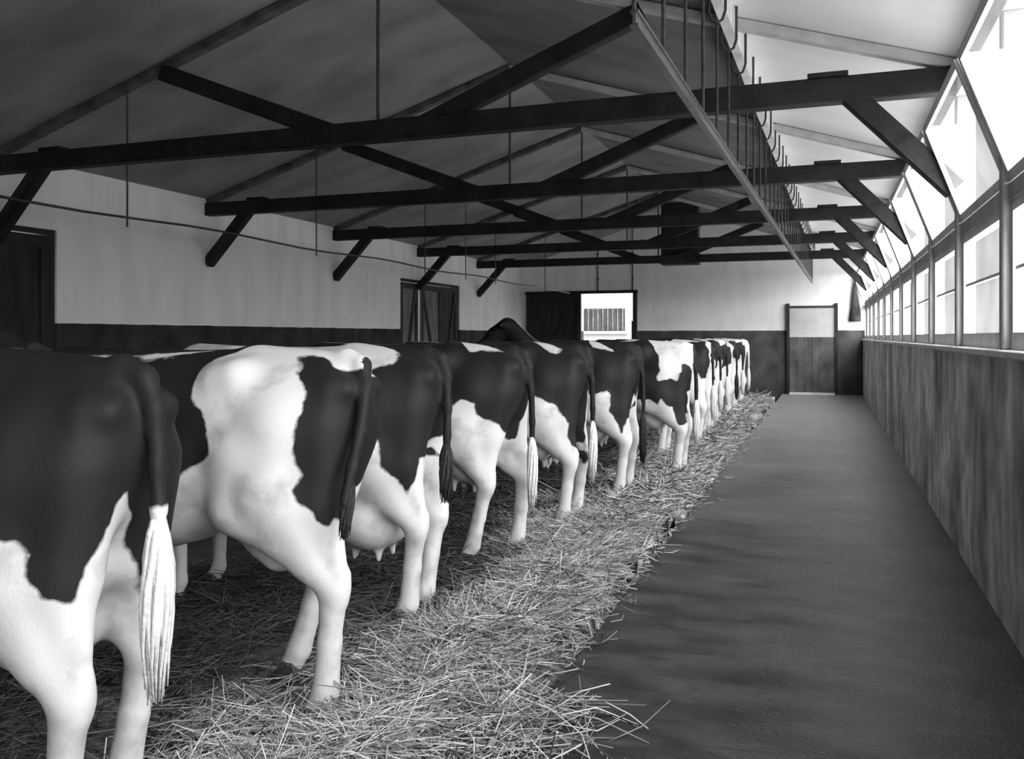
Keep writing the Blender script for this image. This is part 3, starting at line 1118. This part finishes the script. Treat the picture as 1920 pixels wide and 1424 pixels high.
PATCHES = [
 ([[(3.2, 1.7), (-1.3, 1.7), (-1.3, 0.85), (-0.715, 0.878), (-0.605, 0.701), (-0.302, 0.863), (0.214, 1.05), (0.467, 0.961), (0.637, 0.863), (0.727, 0.795), (0.905, 0.807), (0.97, 0.859), (0.953, 0.915), (1.034, 0.952), (1.7, 0.95), (3.2, 0.9)]], []),
 ([[(0.878, 1.343), (0.588, 1.395), (0.321, 1.406), (0.336, 1.38), (0.387, 1.357), (0.261, 1.345), (-0.4, 1.32), (-1.2, 1.3), (-1.2, 0.95), (-0.25, 0.8), (0.1, 0.72), (0.669, 0.795), (0.729, 0.778), (0.827, 0.793), (0.858, 0.824), (0.955, 0.857), (0.991, 0.902), (0.945, 0.959), (0.998, 0.993), (1.0, 1.095), (0.939, 1.166), (0.907, 1.185), (0.854, 1.3)], [(2.361, 1.7), (2.197, 1.4), (1.976, 1.348), (1.934, 1.289), (1.92, 1.239), (1.764, 1.192), (1.697, 1.11), (1.666, 1.02), (1.738, 0.994), (1.819, 0.986), (1.908, 0.94), (2.8, 0.95), (2.8, 1.7)], [(-3.3, 1.7), (-1.9, 1.7), (-1.9, 0.9), (-3.3, 0.9)], [(2.75, 1.7), (3.3, 1.7), (3.3, 1.1), (2.75, 1.1)]], [[(3.02, 1.7), (3.025, 1.7), (2.864, 1.38), (2.758, 1.365), (2.948, 1.39)]]),
 ([[(1.146, 1.285), (1.159, 1.095), (1.123, 1.061), (1.116, 0.853), (1.073, 0.831), (0.929, 0.774), (0.796, 0.691), (0.644, 0.869), (-0.232, 0.901), (-0.405, 0.855), (0.229, 0.886), (-0.6, 1.0), (-1.3, 1.05), (-1.3, 1.7), (0.44, 1.7), (0.44, 1.395), (1.116, 1.316)]], []),
 ([[(3.2, 1.7), (3.2, 0.85), (1.405, 1.043), (1.306, 1.067), (1.182, 1.054), (1.138, 0.996), (1.042, 0.955), (0.856, 0.931), (0.702, 0.862), (-0.292, 0.802), (-0.303, 0.916), (-0.5, 1.05), (-1.3, 1.0), (-1.3, 1.7)]], [[(0.771, 1.7), (0.164, 1.7), (0.377, 1.379), (1.091, 1.386)]]),
 ([[(3.2, 1.7), (3.2, 0.85), (1.365, 1.034), (1.227, 0.999), (1.022, 0.962), (0.903, 0.881), (0.792, 0.807), (0.834, 0.718), (0.743, 0.645), (-0.583, 0.462), (-0.538, 0.698), (-0.515, 0.958), (-0.4, 1.05), (-1.3, 1.0), (-1.3, 1.7)]], [[(0.773, 1.7), (0.281, 1.7), (0.483, 1.38), (0.743, 1.352), (0.917, 1.36)]]),
 ([[(3.2, 1.7), (3.2, 0.85), (1.287, 0.96), (1.111, 0.999), (1.063, 0.946), (1.092, 0.807), (0.975, 0.715), (0.876, 0.614), (0.715, 0.731), (-0.499, 0.834), (-0.3, 1.0), (-0.3, 0.78), (-0.6, 1.05), (-1.3, 1.1), (-1.3, 1.7)]], [[(1.659, 1.7), (0.545, 1.7), (0.761, 1.348), (1.326, 1.377)]]),
 ([[(3.2, 1.7), (1.298, 1.7), (1.219, 1.293), (1.219, 1.245), (1.271, 1.029), (1.051, 1.051), (0.889, 1.029), (0.857, 1.088), (0.779, 1.126), (0.718, 1.185), (0.636, 1.196), (-0.419, 1.06), (-0.3, 1.15), (-1, 0.95), (-0.3, 0.9), (-0.463, 0.793), (-0.514, 0.668), (0.858, 0.578), (0.956, 0.67), (0.987, 0.762), (1.056, 0.757), (1.232, 0.834), (1.281, 0.789), (1.414, 0.832), (2.6, 0.8), (3.2, 0.9)]], []),
 ([[(1.019, 1.402), (0.216, 1.403), (0.148, 1.358), (0.406, 1.276), (0.915, 1.27)], [(2.75, 1.8), (3.4, 1.8), (3.4, 1.0), (2.75, 1.0)]], []),
 ([[(1.008, 1.379), (0.106, 1.422), (0.231, 1.38), (0.37, 1.237), (-0.272, 0.981), (0.815, 0.906), (0.997, 1.062), (1.231, 1.189), (1.21, 1.309)], [(1.9, 1.7), (3.2, 1.7), (3.2, 1.1), (1.9, 1.0)]], []),
 ([[(3.2, 1.7), (-1.5, 1.7), (-1.3, 1.15), (-0.3, 1.0), (0.3, 1.02), (0.6, 1.15), (1.2, 1.0), (2, 0.9), (3.2, 0.9)]], []),
 ([[(1.3, 1.32), (-1.5, 1.36), (-1.3, 1.1), (-0.3, 0.95), (0.2, 0.92), (0.5, 1.1), (1.1, 1.05)], [(2, 1.7), (3.2, 1.7), (3.2, 0.9), (2, 0.9)]], []),
 ([[(0.35, 1.4), (-0.12, 1.4), (-0.12, 0.6), (0.12, 0.6), (0.12, 1.1), (0.5, 1.1)], [(1.2, 1.3), (0.6, 1.3), (0.6, 1.0), (1.2, 0.9)], [(2, 1.7), (3.2, 1.7), (3.2, 0.9), (2, 0.9)]], []),
 ([[(1.2, 1.36), (-0.6, 1.36), (-0.6, 1.1), (0, 1.0), (0.5, 1.0), (1.2, 1.1)], [(2, 1.7), (3.2, 1.7), (3.2, 0.9), (2, 0.9)]], []),
 ([[(1.6, 1.36), (0.5, 1.3), (0.35, 0.8), (0.55, 0.75), (0.8, 1.1), (1.6, 1.1)], [(2, 1.7), (3.2, 1.7), (3.2, 0.9), (2, 0.9)]], []),
]

for c, (bl, wh) in zip(COWS, PATCHES):
    make_cow(black=bl, white=wh, **c)
# ------------------------------------------------------------------ straw
def vnoise(x, y, seed=0):
    r = np.random.default_rng(seed)
    T = r.random((64, 64))
    xi, yi = np.floor(x).astype(int), np.floor(y).astype(int)
    fx, fy = x - xi, y - yi
    fx, fy = fx * fx * (3 - 2 * fx), fy * fy * (3 - 2 * fy)
    g = lambda a, b: T[a % 64, b % 64]
    return (g(xi, yi) * (1 - fx) + g(xi + 1, yi) * fx) * (1 - fy) + (g(xi, yi + 1) * (1 - fx) + g(xi + 1, yi + 1) * fx) * fy


def straw_h(x, y):
    """height of the straw bed"""
    n = .55 * vnoise(x * 2.1 + 5, y * 2.1, 1) + .45 * vnoise(x * 5, y * 5 + 9, 2)
    front = np.exp(-((x + 1.45) / .26) ** 2)            # banked up along the gutter, behind the cows
    h = -.02 + .075 * n + front * (.0 + .15 * n)
    edge = np.clip((GUT - .02 - x) / .22, 0, 1)
    h = h * (.25 + .75 * edge) - .04 * (1 - edge)
    back = np.clip((x + 4.3) / .8, 0, 1)
    return h * back - .01 * (1 - back)


def straw():
    gx = np.arange(-4.4, GUT - .001, .05)
    gy = np.arange(.2, 20.6, .06)
    X, Y = np.meshgrid(gx, gy, indexing='ij')
    Z = straw_h(X, Y) - .03
    nx, ny = X.shape
    V = np.stack([X, Y, Z], 2).reshape(-1, 3)
    ii, jj = np.meshgrid(np.arange(nx - 1), np.arange(ny - 1), indexing='ij')
    a = (ii * ny + jj).ravel()
    F = np.stack([a, a + ny, a + ny + 1, a + 1], 1)
    me = bpy.data.meshes.new('straw_bedding')
    me.from_pydata(V.tolist(), [], F.tolist())
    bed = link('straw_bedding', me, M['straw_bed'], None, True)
    tag(bed, 'bed of loose straw under and behind the row of cows', 'straw', None, 'stuff')

    r = np.random.default_rng(11)

    def strands(n, x, y, z, lmin, lmax, rad, name, parent, spill=False):
        n = len(x)
        ln = r.uniform(lmin, lmax, n) * r.choice([.55, 1, 1], n)
        # broad drifts of direction, with scatter
        th = 6.28 * vnoise(x * 1.3 + 20, y * 1.3, 5) * 1.2 + r.normal(0, 1.5, n)
        pit = r.normal(0, .24, n) + (r.random(n) < .05) * r.normal(0, .5, n)
        dx = np.stack([np.cos(th) * np.cos(pit), np.sin(th) * np.cos(pit), np.sin(pit)], 1)
        sd = np.stack([-np.sin(th), np.cos(th), np.zeros(n)], 1)
        up = np.cross(dx, sd)
        bend = r.normal(0, .10, n) * ln
        bendz = r.normal(0, .05, n) * ln
        c = np.stack([x, y, z], 1)
        p0 = c - dx * (ln / 2)[:, None]
        p2 = c + dx * (ln / 2)[:, None]
        p1 = c + sd * bend[:, None] + up * bendz[:, None]
        rr = rad * r.uniform(.6, 1.35, n)
        VV = np.zeros((n, 9, 3))
        for i, p in enumerate((p0, p1, p2)):
            k = 1.0 if i < 2 else .6
            for j in range(3):
                a = 2.0944 * j
                VV[:, i * 3 + j] = p + (sd * math.cos(a) + up * math.sin(a)) * (rr * k)[:, None]
        T = []
        for i in (0, 3):
            for j in range(3):
                j2 = (j + 1) % 3
                T.append((i + j, i + j2, i + 3 + j2, i + 3 + j))
        T = np.array(T)
        FF = (T[None] + (np.arange(n) * 9)[:, None, None]).reshape(-1, 4)
        VV = VV.reshape(-1, 3)
        if not spill:
            over = VV[:, 0] > GUT - .012                  # the straw is kept back behind the walkway edge
            VV[over, 2] = np.minimum(VV[over, 2], .01) - .02
            VV[:, 0] = np.minimum(VV[:, 0], GUT - .012 - .01 * (VV[:, 1] * 37 % 1))
        VV[:, 2] = np.maximum(VV[:, 2], np.where(VV[:, 0] > GUT, .003, -.15))
        me = bpy.data.meshes.new(name)
        me.vertices.add(len(VV))
        me.vertices.foreach_set('co', VV.ravel())
        me.loops.add(FF.size)
        me.loops.foreach_set('vertex_index', FF.ravel())
        me.polygons.add(len(FF))
        me.polygons.foreach_set('loop_start', np.arange(0, FF.size, 4))
        me.update(calc_edges=True)
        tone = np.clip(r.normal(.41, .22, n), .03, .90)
        belly_shade = np.clip((-2.35 - x + .9 * vnoise(x * 2 + 7, y * 1.7, 6)) / .5, 0, 1)            # shade under the animals put into the strand tone
        tone = tone * (1 - .84 * belly_shade)
        col = np.ones((n, 9, 4))
        col[:, :, :3] = tone[:, None, None]
        at = me.attributes.new('tone', 'FLOAT_COLOR', 'POINT')
        at.data.foreach_set('color', col.ravel().astype(np.float32))
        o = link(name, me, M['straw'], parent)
        o['kind'] = 'stuff'
        return o

    # near bed, dense and fine
    def scatter(n, x0, x1, y0, y1, lift):
        x = r.uniform(x0, x1, n)
        y = r.uniform(y0, y1, n)
        return x, y, straw_h(x, y) + r.uniform(-.02, lift, n)
    # clumps leave darker hollows between
    def thin(x, y, z, lo, hi):
        k = .6 * vnoise(x * 2.6 + 3, y * 2.6 + 3, 8) + .4 * vnoise(x * 7, y * 7, 9)
        keep = r.random(len(x)) < np.clip((k - lo) / (hi - lo), .04, 1)
        keep &= r.random(len(x)) < np.clip(1 - (-1.95 - x) / .5, .22, 1)
        keep &= ~((x > GUT - .16 + .10 * vnoise(y * 5, y * 0 + 2, 4)) & (y > 3.35) & (y < 4.7) & (r.random(len(x)) < .85))
        return x[keep], y[keep], z[keep]
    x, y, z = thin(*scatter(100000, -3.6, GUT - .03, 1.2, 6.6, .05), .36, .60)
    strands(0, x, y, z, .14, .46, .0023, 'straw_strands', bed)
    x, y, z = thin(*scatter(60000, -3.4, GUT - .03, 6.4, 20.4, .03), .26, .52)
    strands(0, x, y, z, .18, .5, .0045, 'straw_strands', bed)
    # a few wisps dragged out over the walkway near the camera
    n = 420
    y = r.uniform(2.5, 3.4, n)
    x = GUT - .12 + np.abs(r.normal(0, .2, n)) * np.clip(1.3 - np.abs(y - 3.0) * 1.6, .1, 1)
    strands(n, x, y, np.full(n, .012) + r.uniform(0, .03, n), .15, .5, .0028, 'straw_strands', bed, True)
    n = 260
    y = r.uniform(3.6, 20, n)
    x = GUT - .04 + np.abs(r.normal(0, .07, n))
    strands(n, x, y, np.full(n, .008) + r.uniform(0, .012, n), .06, .22, .003, 'straw_strands', bed, True)


straw()
